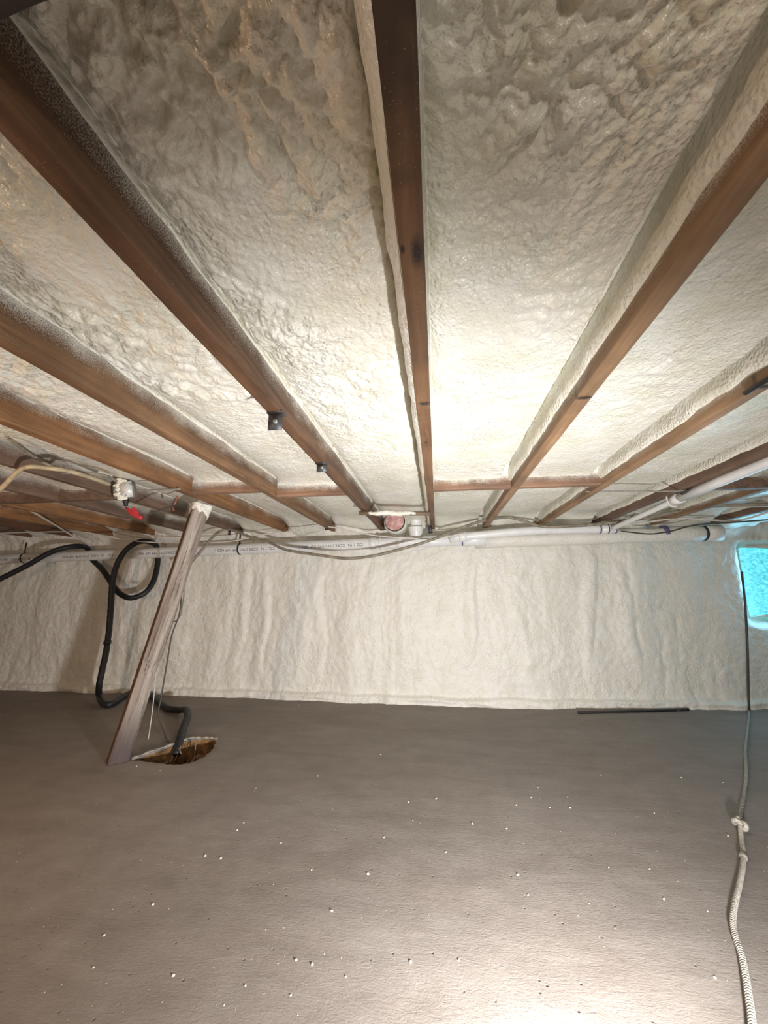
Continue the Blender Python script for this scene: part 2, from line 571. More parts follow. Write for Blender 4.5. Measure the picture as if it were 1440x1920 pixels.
# back wall with sprayed foam, window recess and foam bead along the floor
def build_back_wall():
    sx, sz = 0.0095, 0.0085
    xs = np.arange(X0, X1 + sx, sx); zs = np.arange(-0.01, 1.52, sz)
    XX, ZZ = np.meshgrid(xs, zs, indexing='ij')
    Yw = wall_y(XX)
    d = np.zeros_like(XX)                                   # positive = towards the room
    wx = XX + 0.05 * perlin(XX * 2, ZZ * 2.2, 7) + 0.02 * perlin(XX * 6, ZZ * 5, 8)
    # long vertical runs of foam
    rib = perlin(wx * 3.6, ZZ * 0.8, 9)
    d += 0.026 * rib + 0.012 * np.abs(perlin(wx * 6.5, ZZ * 1.3, 10))
    ridge = np.zeros_like(XX)
    for xr, z0, z1, a in ((-1.62, .15, 1.1, .014), (-1.42, .1, 1.0, .018), (-0.95, .1, 1.05, .016), (-0.48, .15, 1.0, .02),
                          (-0.28, .3, .9, .012), (0.24, .3, 1.1, .022), (0.62, .2, 1.0, .014), (1.15, .3, 1.1, .016), (1.42, .25, .95, .018)):
        w = 0.055 + 0.03 * perlin(ZZ * 3, ZZ * 0 + xr, 12)
        xc = xr + 0.10 * (ZZ - 0.6) * math.sin(xr * 7) + 0.035 * perlin(ZZ * 3.2, ZZ * 0 + xr * 3, 13)
        ridge += a * np.exp(-((XX - xc) / w) ** 2) * sstep(z0 - 0.12, z0 + 0.12, ZZ) * (1 - sstep(z1 - 0.12, z1 + 0.12, ZZ))
        ridge -= a * 0.6 * np.exp(-((XX - xc - 0.05) / 0.02) ** 2) * sstep(z0, z0 + 0.2, ZZ) * (1 - sstep(z1 - 0.2, z1, ZZ))
    d += ridge * 0.75
    d += 0.0045 * perlin(wx * 15, ZZ * 9, 24) * (0.5 + sstep(-.2, .4, perlin(XX * 2, ZZ * 2, 23))) + 0.0042 * perlin(wx * 30, ZZ * 22, 14) + 0.0022 * np.abs(perlin(XX * 60, ZZ * 55, 15))
    # bead at the floor
    bz = 0.052 + 0.018 * perlin(XX * 3.1, XX * 0, 16)
    bead = 1 - sstep(bz - 0.012, bz + 0.008, ZZ)
    d += bead * (0.034 + 0.012 * perlin(XX * 5, ZZ * 40, 17) + 0.006 * np.abs(perlin(XX * 22, ZZ * 60, 18)))
    # foam swelling over the sill and the rim board above the pipe
    top = sstep(1.24, 1.33, ZZ + 0.025 * perlin(XX * 4, XX * 0, 19))
    d += top * (0.055 + 0.025 * perlin(XX * 5.5, ZZ * 7, 20) + 0.014 * np.abs(perlin(XX * 13, ZZ * 16, 21)))
    # window recess
    rec = (sstep(2.29, 2.435, XX + 0.03 * (1.2 - ZZ)) * sstep(0.545, 0.63, ZZ + 0.01 * perlin(XX * 6, ZZ * 0, 22))
           * (1 - sstep(1.155, 1.225, ZZ)))
    d = d * (1 - 0.6 * rec) - rec * 0.125
    V = np.stack([XX, Yw - d, ZZ], -1)
    o = mesh_obj('wall_back', grid_mesh('wall_back', V), M_WALLFOAM)
    o['kind'] = 'structure'
    return o
wall_back = build_back_wall()

def slab(name, lo, hi, mat):
    lo, hi = Vector(lo), Vector(hi)
    me = box_mesh(name, hi - lo, 0)
    o = mesh_obj(name, me, mat, None, (lo + hi) / 2, smooth=False)
    o['kind'] = 'structure'
    return o
slab('wall_left', (X0 - 0.1, Y0, -0.02), (X0, 3.7, 1.7), M_PLAINWALL)
slab('wall_right', (X1, Y0, -0.02), (X1 + 0.1, 3.9, 1.7), M_PLAINWALL)
slab('wall_front', (X0, Y0 - 0.1, -0.02), (X1, Y0, 1.7), M_PLAINWALL)
ceiling = slab('ceiling', (X0, Y0, ZC + 0.20), (X1, 3.9, ZC + 0.24), M_DECK)

# window: foam-covered pane in its recess
def build_window():
    xs = np.arange(2.395, 3.08, 0.006); zs = np.arange(0.60, 1.20, 0.006)
    XX, ZZ = np.meshgrid(xs, zs, indexing='ij')
    e = np.minimum.reduce([sstep(2.395, 2.46, XX), sstep(0.60, 0.66, ZZ), 1 - sstep(1.14, 1.20, ZZ)])
    d = 0.012 * np.abs(perlin(XX * 26, ZZ * 48, 31)) + 0.006 * np.abs(perlin(XX * 60, ZZ * 95, 32)) + 0.006 * perlin(XX * 7, ZZ * 9, 33)
    Yp = wall_y(XX) + 0.098 - d * e + (1 - e) * 0.045
    win = mesh_obj('window_1', grid_mesh('pane', np.stack([XX, Yp, ZZ], -1)), M_PANE)
    win['kind'] = 'structure'
    # rounded foam-covered sill lip and head lip of the frame
    for nm, z in (('window_sill', 0.635), ('window_head', 1.168)):
        P = [Vector((x, float(wall_y(x)) + 0.075 + 0.004 * math.sin(x * 21), z + 0.005 * math.sin(x * 13))) for x in np.linspace(2.42, 3.06, 24)]
        mesh_obj(nm, tube_mesh(nm, P, 0.020, 10, [min(1, 0.15 + i / 5) * (0.016 + 0.003 * math.sin(i * 1.1)) for i in range(24)]), M_WALLFOAM, win)
build_window()

# ------------------------------------------------------------------ joists
SP = 0.406
JW = 0.038
XC = -0.024                          # centre joist

def joist_mesh(name, length, width, height, seed, axis='y', wob=0.0012, ny=90):
    r = 0.0025
    w, h = width / 2, height
    prof = [(-w, h), (-w, h * 0.6), (-w, h * 0.3), (-w, 0.012), (-w, r), (-w + r * .3, r * .3), (-w + r, 0), (-w * .4, 0), (w * .4, 0),
            (w - r, 0), (w - r * .3, r * .3), (w, r), (w, 0.012), (w, h * 0.3), (w, h * 0.6), (w, h)]
    prof = np.array(prof)
    ys = np.linspace(0, length, ny)
    YY, PX = np.meshgrid(ys, prof[:, 0], indexing='ij')
    _, PZ = np.meshgrid(ys, prof[:, 1], indexing='ij')
    PX = PX + wob * perlin(YY * 3, PZ * 9 + seed, seed) + 0.0005 * perlin(YY * 40, PZ * 60 + PX * 60, seed + 1)
    PZ = PZ + wob * 0.8 * perlin(YY * 2.2, PX * 0 + seed * 3.1, seed + 2)
    V = np.stack([PX, YY, PZ], -1)
    V = np.concatenate([V, V[:, :1]], 1)
    if axis == 'x':
        V = np.stack([V[..., 1], -V[..., 0], V[..., 2]], -1)
    return grid_mesh(name, V[:, ::-1])

J0, J1 = Y0, 3.06
JN = range(-10, 7)
JX = {k: XC + SP * k for k in JN}
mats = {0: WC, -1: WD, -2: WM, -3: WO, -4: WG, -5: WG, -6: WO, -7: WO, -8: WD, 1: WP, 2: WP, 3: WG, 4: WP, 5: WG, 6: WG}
jlabel = {
    0: 'centre floor joist, brown board with bare dark underside and a big knot',
    -1: 'dark brown joist left of the centre joist, two steel clips hanging under it',
    -2: 'dark brown joist, second to the left of centre, foam mist on its upper side',
    -3: 'orange-brown joist whose underside rests on the leaning wooden post',
    -4: 'greyish brown joist carrying the metal junction box with the red-taped wire',
    -5: 'brown joist just left of the one with the junction box',
    -6: 'orange-brown joist, sixth to the left of the centre joist, seen past the junction box',
    -7: 'orange-brown joist, seventh to the left of the centre joist, near the left edge',
    -8: 'dark joist, eighth to the left of the centre joist, low by the left edge',
    1: 'pale brown joist right of the centre joist, pinkish foam on its left side',
    2: 'brown joist, second to the right of the centre joist, a black cable at its edge',
    3: 'grey-brown joist with the slim white pipe running under it',
    4: 'reddish brown joist right of the slim white pipe, at the right edge',
    -9: 'brown joist, ninth to the left of the centre joist, deep in the dark left corner',
    -10: 'brown joist, tenth to the left of the centre joist, deep in the dark left corner',
    6: 'greyish joist, sixth to the right of the centre joist, beyond the blue-lit window',
    5: 'greyish foam-dusted joist above the blue-lit window',
}
joists = {}
for k in JN:
    me = joist_mesh('floor_joist', J1 - J0, JW, 0.20, 40 + k * 5)
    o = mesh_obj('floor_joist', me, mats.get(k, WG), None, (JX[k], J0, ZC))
    tag(o, jlabel[k], 'joist', 'floor joists under the ceiling')
    joists[k] = o

# blocking boards between joists
def blocking(k, y, dz, label, mat=WB, rot=0.0, h=0.19, w=0.036):
    L = SP - JW
    me = joist_mesh('blocking', L - 0.002, w, h, 300 + k * 7 + int(y * 10), 'x', ny=24)
    o = mesh_obj('blocking', me, mat, None, (JX[k] + JW / 2 + 0.001, y, ZC + dz))
    o.rotation_euler = (0, 0, rot)
    return tag(o, label, 'blocking', 'blocking boards between the joists')
blocking(-5, 1.80, 0.002, 'dark grey blocking board behind the junction box, between two left joists', WG)
blocking(-6, 1.80, 0.002, 'dark blocking board at the left edge, under the yellowed cable', WG)
blocking(-3, 1.76, 0.004, 'foam-misted blocking board just right of the top of the leaning post')
blocking(-2, 1.87, 0.003, 'pinkish brown blocking board between the two dark joists left of centre')
blocking(0, 1.86, 0.004, 'speckled blocking board touching the right side of the centre joist')
blocking(1, 1.86, 0.004, 'reddish brown blocking board between the first and second joists right of centre')
blocking(-1, 0.179, 0.001, 'black board crossing overhead in the top left corner of the photo', WK, rot=-0.08)
blocking(3, 2.0, 0.0, 'dark red-brown blocking board behind the slim white pipe', WG)

# ------------------------------------------------------------------ ceiling foam between joists (parts of the ceiling)
def foam_bay(k, fine, block_y=None):
    """foam filling the bay between joist k and joist k+1"""
    xl, xr = JX[k] + JW / 2, JX[k + 1] - JW / 2
    # rows: spacing grows with the distance from the camera
    ys = [Y0]
    while ys[-1] < 3.16:
        y = ys[-1]
        if y < -0.1:
            st = 0.05
        else:
            st = fine * math.hypot(max(y, 0.0), 0.57 + 0.5 * max(0, abs((xl + xr) / 2) - 0.5)) / 0.6
        ys.append(y + min(st, 0.05))
    ys = np.array(ys)
    w = xr - xl
    nB = int(w / max(fine * 1.1, 0.003)); nA = 14 if fine > 0.004 else 22; nC = nA
    u = np.concatenate([np.linspace(0, 1, nA, endpoint=False), np.linspace(1, 2, nB, endpoint=False), np.linspace(2, 3, nC)])
    UU, YY = np.meshgrid(u, ys, indexing='xy')
    sd = 100 + k * 17
    left_side = k < 0
    wav = perlin(YY * 5, YY * 0 + sd, sd) * 0.6 + perlin(YY * 16, YY * 0 + sd, sd + 1) * 0.4
    # lower ends of the foam coats on the joist faces
    if k == -1:
        hL, hR, cL, cR, tL, tR = 0.088, 0.000, 0.003, 0.015, 0.106, 0.095
    elif k == 0:
        hL, hR, cL, cR, tL, tR = 0.001, 0.036, 0.004, 0.010, 0.085, 0.112
    elif k == 1:
        hL, hR, cL, cR, tL, tR = 0.02, 0.034, 0.005, 0.009, 0.09, 0.112
    elif k > 1:
        hL, hR, cL, cR, tL, tR = 0.03, 0.038, 0.006, 0.008, 0.09, 0.11
    else:
        hL, hR, cL, cR, tL, tR = 0.092, 0.04, 0.003, 0.006, 0.110, 0.095
    hLv = hL + 0.010 * wav * (hL > 0.01); hRv = hR + 0.012 * wav * (hR > 0.01)
    cLv = cL * (1 + 0.3 * wav); cRv = cR * (1 + 0.55 * wav)
    # broad surface of the foam
    groove = 0.0
    main = 0.062 + 0.010 * perlin((UU) * 2, YY * 1.7, sd + 3) + 0.012 * perlin(YY * 1.1, UU * 0.7, sd + 4)
    if left_side:
        main = main + 0.012
    x = np.where(UU < 1, xl + cLv * np.clip(UU * 4, 0, 1) ** 0.6 - 0.002 * (UU < 0.001),
        np.where(UU > 2, xr - cRv * np.clip((3 - UU) * 4, 0, 1) ** 0.6 + 0.002 * (UU > 2.999),
                 (xl + cLv) + (xr - cRv - xl - cLv) * (UU - 1)))
    dl = x - xl; dr = xr - x
    zB = main.copy()
    sL = 0.022; sR = 0.02
    zB = zB + (tL - main) * np.exp(-np.clip(dl - cLv, 0, None) / sL)
    if k >= 0:
        lip = 0.048 + 0.010 * wav
        zB = zB + (tR - zB) * (1 - sstep(lip * 0.62, lip, dr))
    else:
        zB = zB + (tR - zB) * np.exp(-np.clip(dr - cRv, 0, None) / sR)
    z_at_l = tL; z_at_r = tR
    if block_y is not None:
        g = np.exp(-np.abs(YY - block_y) / 0.035)
        zB = zB - g * np.clip(zB - 0.045, 0, None) * 0.9
    # towards the back wall the foam rolls down over the rim board
    roll = sstep(2.78, 3.10, YY)
    zB = zB - roll * (0.075 + 0.03 * perlin(x * 6, YY * 6, sd + 5))
    z = np.where(UU < 1, hLv + (z_at_l - hLv) * UU, np.where(UU > 2, hRv + (z_at_r - hRv) * (3 - UU), zB))
    # lumpy relief ------------------------------------------------------
    s = x + np.where(UU < 1, -(z_at_l - z), np.where(UU > 2, (z_at_r - z), 0))     # arc length
    near = 1 - sstep(0.45, 1.5, YY)
    amp = 0.30 + 0.70 * near
    q1 = s + 0.020 * perlin(s * 9, YY * 9, sd + 6); q2 = YY + 0.020 * perlin(s * 9, YY * 9, sd + 7)
    rough_mask = sstep(-0.25, 0.45, perlin(s * 3.1, YY * 3.1, sd + 8) + (0.35 if left_side else 0.0) * near)
    b1 = np.abs(perlin(q1 * 17, q2 * 17, sd + 9))
    b2 = np.abs(perlin(q1 * 38, q2 * 38, sd + 10))
    b3 = np.abs(perlin(q1 * 85, q2 * 85, sd + 11))
    h = 0.0230 * (b1 - 0.25) * (0.25 + 0.75 * rough_mask) + 0.0110 * (b2 - 0.25) * (0.3 + 0.7 * rough_mask) + 0.0055 * (b3 - 0.25) * (0.45 + 0.55 * rough_mask)
    h = h + 0.0022 * near * (np.abs(perlin(q1 * 170, q2 * 170, sd + 15)) - 0.25)
    # pocks: rounded scallops
    pk = perlin(q1 * 24 + 5, q2 * 24, sd + 12)
    h -= 0.010 * sstep(0.35, 0.6, pk) * rough_mask * near
    # ripples further off
    h += 0.0022 * (1 - near) * perlin(s * 14, YY * 38 + 2 * perlin(s * 5, YY * 5, sd + 13), sd + 14)
    h = h * amp
    if k >= 0:
        h *= 0.85
    inB = (UU >= 1) & (UU <= 2)
    fadeA = np.where(UU < 1, sstep(0, 1.0, UU) * 0.35, np.where(UU > 2, sstep(0, 1.0, 3 - UU) * 0.45, 1.0))
    fadeB = sstep(0.0, 0.03, np.minimum(dl, dr)) * 0.65 + 0.35
    hz = np.where(inB, h * fadeB, 0)
    hx = np.where(inB, 0, h * fadeA)
    z = z - hz
    x = x + np.where(UU < 1, hx, np.where(UU > 2, -hx, 0))
    x = np.clip(x, xl - 0.002, xr + 0.002)
    V = np.stack([x, YY, z + ZC], -1)
    me = grid_mesh('spray_foam', V[:, ::-1])
    o = mesh_obj('spray_foam', me, M_FOAM, ceiling, Vector(ceiling.location) * -1)
    return o

BLK = {-5: 1.80, -6: 1.80, -3: 1.76, -2: 1.87, 0: 1.86, 1: 1.86, 3: 2.0}
for k in list(JN)[:-1]:
    fine = {-1: 0.0026, 0: 0.0026, -2: 0.003, 1: 0.0032, -3: 0.004, 2: 0.005}.get(k, 0.008)
    foam_bay(k, fine, BLK.get(k))

# ------------------------------------------------------------------ leaning post
def build_post():
    b = Vector((-1.600, 1.925, 0.0)); t = Vector((-1.300, 1.955, ZC))
    ax = (t - b).normalized()
    yv = Vector((0.10, 1, 0)); yv = (yv - ax * yv.dot(ax)).normalized()
    xv = yv.cross(ax).normalized()
    rot = 0.87
    xv, yv = xv * math.cos(rot) + yv * math.sin(rot), yv * math.cos(rot) - xv * math.sin(rot)
    L = (t - b).length
    n = 100; per = 28
    hw = 0.042
    V = np.zeros((n, per + 1, 3))
    for j in range(n):
        s = j / (n - 1) * L
        for i in range(per + 1):
            a = 2 * math.pi * (i % per) / per + math.pi / 4
            ca, sa = math.cos(a), math.sin(a)
            m = max(abs(ca), abs(sa))
            r = hw / m
            r = min(r, hw * 1.385)
            V[j, i] = (ca * r, sa * r, s)
    A = np.arctan2(V[..., 1], V[..., 0])
    S = V[..., 2]
    dsp = 0.0035 * perlin(A * 3, S * 3, 60) + 0.0022 * perlin(np.cos(A) * 9 + np.sin(A) * 7, S * 2, 61) + 0.001 * perlin(A * 14, S * 9, 62)
    # worn notch low on the front and splintered foot
    dsp -= 0.010 * np.exp(-((S - 0.46) / 0.03) ** 2) * sstep(0.2, 0.9, np.cos(A + 1.3))
    dsp += 0.004 * sstep(0.25, 0.05, S)
    R = np.hypot(V[..., 0], V[..., 1]) + dsp
    W = np.stack([np.cos(A) * R, np.sin(A) * R, S], -1)
    tilt = W[..., 0] * xv.z + W[..., 1] * yv.z
    W[0, :, 2] = (0.0015 - tilt[0]) / ax.z                   # foot cut level with the floor
    W[-1, :, 2] = (L * ax.z - 0.0015 - tilt[-1]) / ax.z      # head cut level under the joist
    me = grid_mesh('timber', W)
    root = thing('wooden_post', 'weathered grey wooden post leaning to the right beside the sump pit', 'post', b)
    o = mesh_obj('timber', me, M_POST, root)
    o.rotation_euler = Matrix((xv, yv, ax)).transposed().to_euler()
    me.materials.append(M_POSTSIDE)                          # rougher brown sawn side
    for p in me.polygons:
        if p.center.x < -0.038 and p.normal.x < -0.8 or p.center.x < -0.035 and abs(p.center.y) < 0.032:
            p.material_index = 1
    for j in (0, n - 1):
        caps = bmesh.new()
        caps.faces.new([caps.verts.new(W[j, i]) for i in range(per)])
        sub('end_grain', bm_mesh('end_grain', caps), M_POST, o, smooth=False)
    # foam splashed over the head of the post: a thin lumpy shell with a ragged lower edge
    m = 26
    Fv = np.zeros((m, per + 1, 3))
    for jj in range(m):
        for i in range(per + 1):
            a = 2 * math.pi * (i % per) / per + math.pi / 4
            lo = L - 0.075 - 0.035 * math.sin(a * 1.0 + 0.6) - 0.02 * float(perlin(math.cos(a) * 2.3, math.sin(a) * 2.3, 71)) - 0.005 * math.sin(a * 7) - 0.012 * float(perlin(math.cos(a) * 6 + 9, math.sin(a) * 6, 73))
            sj = lo + (L - 0.001 - lo) * jj / (m - 1)
            th = 0.0095 * min(1.0, jj / 3) * (0.8 + 0.6 * float(perlin(a * 3 if i < per else math.pi * .75, sj * 40, 72))) - 0.002 * (jj == 0)
            k = hw * min(1.385, 1 / max(abs(math.cos(a)), abs(math.sin(a)))) + th
            for c in range(3):
                Fv[jj, i, c] = math.cos(a) * k * xv[c] + math.sin(a) * k * yv[c] + sj * ax[c]
    Fv[..., 2] = np.minimum(Fv[..., 2], L * ax.z - 0.0005)
    Fv[:, per] = Fv[:, 0]
    mesh_obj('foam_splash', grid_mesh('foam_splash', Fv), M_FOAM, root)
    return root
build_post()

# ------------------------------------------------------------------ cables and wires
def cable(name, pts, r, mat, label, cat, n=8, seg=8):
    P = spline(pts, n)
    o = mesh_obj(name, tube_mesh(name, P, r, seg), mat)
    return tag(o, label, cat)

def px(pts, Y):
    return [at(x, y, Y if isinstance(Y, (int, float)) else Y[i]) for i, (x, y) in enumerate(pts)]

# sagging olive cable
pts = [(341, 1072), (366, 1046), (398, 1008), (415, 995), (432, 993), (470, 1007), (505, 1017), (537, 1031), (600, 1041), (650, 1047),
       (700, 1042), (757, 1028), (807, 1013), (862, 991), (904, 977), (946, 970), (973, 974), (1018, 987), (1076, 986), (1128, 982), (1214, 971),
       (1260, 961), (1336, 949), (1450, 946)]
YY_ = [2.70, 2.72, 2.76, 2.82, 2.84, 2.80, 2.78, 2.74, 2.72, 2.72, 2.72, 2.73, 2.75, 2.78, 2.80, 2.82, 2.82, 2.78, 2.78, 2.78, 2.74, 2.7, 2.62, 2.5]
cable('sagging_cable', px(pts, YY_), 0.0105, M_NM, 'thick olive cable sagging in a long curve across the white drain pipe', 'cable')
# thin white cable
cable('thin_cable', px([(-10, 1000), (58, 998), (110, 997), (160, 998), (222, 1010), (292, 1017), (420, 1016), (492, 1003), (545, 996), (590, 988), (610, 987)],
      [2.72, 2.74, 2.76, 2.76, 2.80, 2.83, 2.85, 2.85, 2.85, 2.86, 2.86]), 0.0048, M_WHITECABLE,
      'thin white cable running from the left edge behind the leaning post', 'cable')
cable('thin_cable', px([(611, 987), (640, 991), (662, 997), (712, 1005), (765, 1009), (820, 1009), (870, 1000)], [2.84, 2.84, 2.84, 2.84, 2.84, 2.83, 2.82]), 0.0048,
      M_WHITECABLE, 'thin white cable drooping under the pink duct end toward the pipe joint', 'cable')
# upper left cables on the joist with the box
cable('brown_cable', [atz(x, y, ZC + dz) for x, y, dz in [(18, 824, .055), (58, 853, .05), (96, 874, .03), (125, 880, .012), (155, 886, .012), (198, 892, .02), (218, 902, .012)]],
      0.0065, M_NM, 'brown cable stapled along the joist and entering the junction box', 'cable')
cable('yellowed_cable', [atz(x, y, z) for x, y, z in [(-12, 929, 1.20), (10, 908, 1.24), (36, 882, 1.285), (58, 875, 1.296), (90, 878, 1.299), (122, 882, 1.300), (160, 892, 1.300), (205, 908, 1.300)]],
      0.0085, M_YELLOWCABLE, 'yellowed flat cable bending down at the left edge below the joist', 'cable')
cable('pinkish_cable', px([(-8, 948), (32, 947), (58, 958), (84, 973), (108, 987), (130, 1001), (150, 1013)], [1.95, 1.98, 2.05, 2.2, 2.4, 2.6, 2.75]), 0.0055,
      M_WHITECABLE, 'dusty pale cable slanting down to the right from the left edge', 'cable')
cable('grey_wire', [atz(x, y, ZC - 0.006) for x, y in [(256, 920), (280, 919), (305, 918), (338, 917)]], 0.004, M_GREYWIRE,
      'short grey wire between the junction box and the post top', 'wire')
# wires by the post
cable('dark_wire', px([(343, 1040), (337, 1069), (340, 1104), (337, 1148), (322, 1192), (313, 1244), (302, 1308), (297, 1337), (304, 1362), (312, 1383), (318, 1395)],
      [2.35, 2.33, 2.30, 2.28, 2.26, 2.24, 2.22, 2.21, 2.20, 2.18, 2.16]), 0.0045, M_DARKWIRE, 'dark wire hanging right of the post down into the sump pit', 'wire')
cable('thin_string', px([(303, 1158), (298, 1205), (293, 1250), (289, 1300), (286, 1330), (279, 1380), (276, 1390)], [2.02, 2.06, 2.1, 2.14, 2.16, 2.19, 2.2]), 0.0026,
      M_WHITECABLE, 'thin pale string hanging from the post to the floor by the pit', 'string')
cable('looped_wire', px([(338, 1075), (345, 1105), (342, 1135), (338, 1155), (326, 1166), (312, 1167), (300, 1163)], [2.42, 2.4, 2.36, 2.33, 2.3, 2.27, 2.22]), 0.0036,
      M_GREYWIRE, 'grey wire curving in a loop back to the post, the lower of two loops', 'wire')
cable('looped_wire', px([(320, 1098), (327, 1118), (328, 1134), (320, 1147), (305, 1152)], [2.36, 2.34, 2.3, 2.28, 2.22]), 0.005,
      M_GREYWIRE, 'thicker grey wire curling into the post, the upper of two loops', 'wire')
# right-hand wires
cable('straight_wire', px([(1098, 922), (1180, 921), (1262, 921), (1300, 917)], [1.98, 1.98, 1.98, 1.98]), 0.004, M_GREYWIRE, 'straight grey wire crossing between joists left of the slim white pipe', 'wire')
cable('wavy_wire', px([(1165, 996), (1214, 1001), (1240, 999), (1262, 995), (1306, 984), (1382, 979), (1450, 974)], [2.80, 2.80, 2.80, 2.80, 2.78, 2.72, 2.66]), 0.0048, M_DARKWIRE,
      'dark wavy wire crossing the purple pipe ring at right', 'wire')
cable('pale_cable', px([(1150, 988), (1200, 981), (1270, 972), (1330, 975), (1385, 976), (1450, 957)], [2.84, 2.83, 2.82, 2.80, 2.74, 2.62]), 0.006, M_WHITECABLE,
      'pale cable running right above the window, lower of the two pale cables', 'cable')
cable('pale_cable', px([(1128, 979), (1190, 972), (1250, 958), (1320, 952), (1390, 950), (1450, 948)], [2.82, 2.81, 2.78, 2.72, 2.62, 2.5]), 0.006, M_WHITECABLE,
      'pale cable running right above the window, upper of the two pale cables', 'cable')
cable('arched_wire', px([(1122, 981), (1171, 976), (1186, 966), (1199, 956), (1214, 953), (1240, 962), (1262, 966)], [2.86, 2.86, 2.85, 2.84, 2.82, 2.80, 2.78]), 0.0045, M_NM,
      'olive wire arching up between the joist ends at right', 'wire')
cable('black_cable', [atz(x, y, ZC + z) for x, y, z in [(1398, 737, -.004), (1418, 724, -.006), (1440, 711, -.006), (1475, 690, -.006)]], 0.0065, M_BLACK,
      'short black cable end under the second joist right of centre, at the right edge', 'cable')
cable('dark_strap', px([(1278, 926), (1300, 915), (1325, 905), (1349, 897)], [2.0, 1.94, 1.88, 1.82]), 0.007, M_DARKSTEEL, 'dark steel strap along the joist beside the slim white pipe', 'strap')
cable('black_cable', px([(1040, 988), (1080, 986), (1110, 984), (1132, 981)], [2.825, 2.825, 2.825, 2.825]), 0.007, M_BLACK, 'black cable stub lying on top of the white pipe', 'cable')

# ------------------------------------------------------------------ sump hose
hose_px = [(-15, 1093, 2.66), (20, 1076, 2.70), (55, 1058, 2.74), (90, 1038, 2.78), (122, 1027, 2.83), (148, 1024, 2.92), (163, 1028, 3.01), (168, 1040, 3.03),
           (176, 1052, 3.02), (191, 1067, 2.98), (205, 1087, 2.94), (216, 1104, 2.90), (229, 1116, 2.87), (247, 1121, 2.86), (271, 1112, 2.90),
           (287, 1091, 2.96), (294, 1066, 3.01), (296, 1045, 3.03), (294, 1026, 3.00), (284, 1017, 2.93), (266, 1015, 2.86), (250, 1021, 2.82), (235, 1033, 2.80), (221, 1055, 2.79),
           (212, 1085, 2.78), (209, 1115, 2.78), (207, 1150, 2.78), (204, 1185, 2.78), (199, 1222, 2.78), (192, 1255, 2.77), (186, 1285, 2.76)]
hp = [at(x, y, Y) for x, y, Y in hose_px]
hp += [atz(186, 1303, 0.055), atz(193, 1318, 0.027), atz(209, 1320, 0.025), atz(235, 1304, 0.025), atz(258, 1294, 0.025), atz(276, 1299, 0.025),
       atz(296, 1315, 0.025), atz(314, 1328, 0.025), atz(334, 1331, 0.028), at(349, 1331, 2.55), at(352, 1343, 2.44), at(345, 1362, 2.32), at(338, 1385, 2.2), at(333, 1402, 2.14), at(331, 1415, 2.11)]
hose = thing('sump_hose', 'black rubber sump hose looping by the post and dropping into the pit', 'hose', (hp[33].x, hp[33].y, 0))
P = spline(hp, 10)
part('hose', tube_mesh('hose', P, 0.0215, 12, [0.0215 + 0.0008 * math.sin(i * 1.9) for i in range(len(P))]), M_HOSE, hose)
part('coupling', lathe_mesh('coupling', [(0, .021), (.004, .026), (.03, .026), (.034, .021)], at(202, 1200, 2.78), at(199, 1222, 2.78) - at(202, 1200, 2.78), 16), M_HOSE, hose)

# ------------------------------------------------------------------ drain pipes
def pipe_between(a, b, r, n=2, seg=20):
    return tube_mesh('pipe', [a + (b - a) * (i / n) for i in range(n + 1)], r, seg)

def collar(a, axis, length, r, seg=24):
    return lathe_mesh('collar', [(0, r * 0.93), (0.002, r), (length - 0.002, r), (length, r * 0.93)], a, axis, seg)

pa = Vector((-4.6, 2.945, 1.083)); pb = Vector((0.33, 2.945, 1.208))
pdir = (pb - pa).normalized()
RP = 0.043
def on_main(x):
    return pa + pdir * ((x - pa.x) / pdir.x)
drain = thing('drain_pipe', 'long white printed plastic drain pipe along the back wall under the joist ends', 'pipe', (pa.x, pa.y, pa.z - RP))
part('pipe', pipe_between(pa, pb, RP, 12), M_PVC, drain)
for x, L, r in ((-0.512, 0.05, .048), (-0.435, 0.016, .051), (-0.30, 0.05, .047), (0.20, 0.17, .051)):
    part('coupling', collar(on_main(x), pdir, L, r), M_PVC, drain)
part('primer_ring', collar(on_main(0.188), pdir, 0.012, .0445), M_PURPLE, drain)
# vertical stub with tapered hub
vx = at(780, 990, 2.945).x
part('hub', lathe_mesh('hub', [(0, .040), (.012, .047), (.045, .052), (.075, .058), (.080, .058), (.082, .050)], (vx, 2.93, 1.225), (0, 0, 1)), M_PVC, drain)
part('riser', lathe_mesh('riser', [(0, .043), (.14, .043)], (vx, 2.945, 1.30), (0, 0, 1)), M_PVC, drain)
# black hanger straps round the pipe
for xpx, nm in ((449, 'pipe_strap'), (50, 'pipe_strap')):
    c = on_main(at(xpx, 1025, 2.945).x)
    s = part(nm, collar(c, pdir, 0.014, RP + 0.004), M_BLACK, drain)
    sub('strap_tail', box_mesh('strap_tail', (0.014, 0.003, 0.10), 0.0008, Matrix.Translation(c + Vector((0.006, -0.012, RP + 0.045)))), M_BLACK, s)

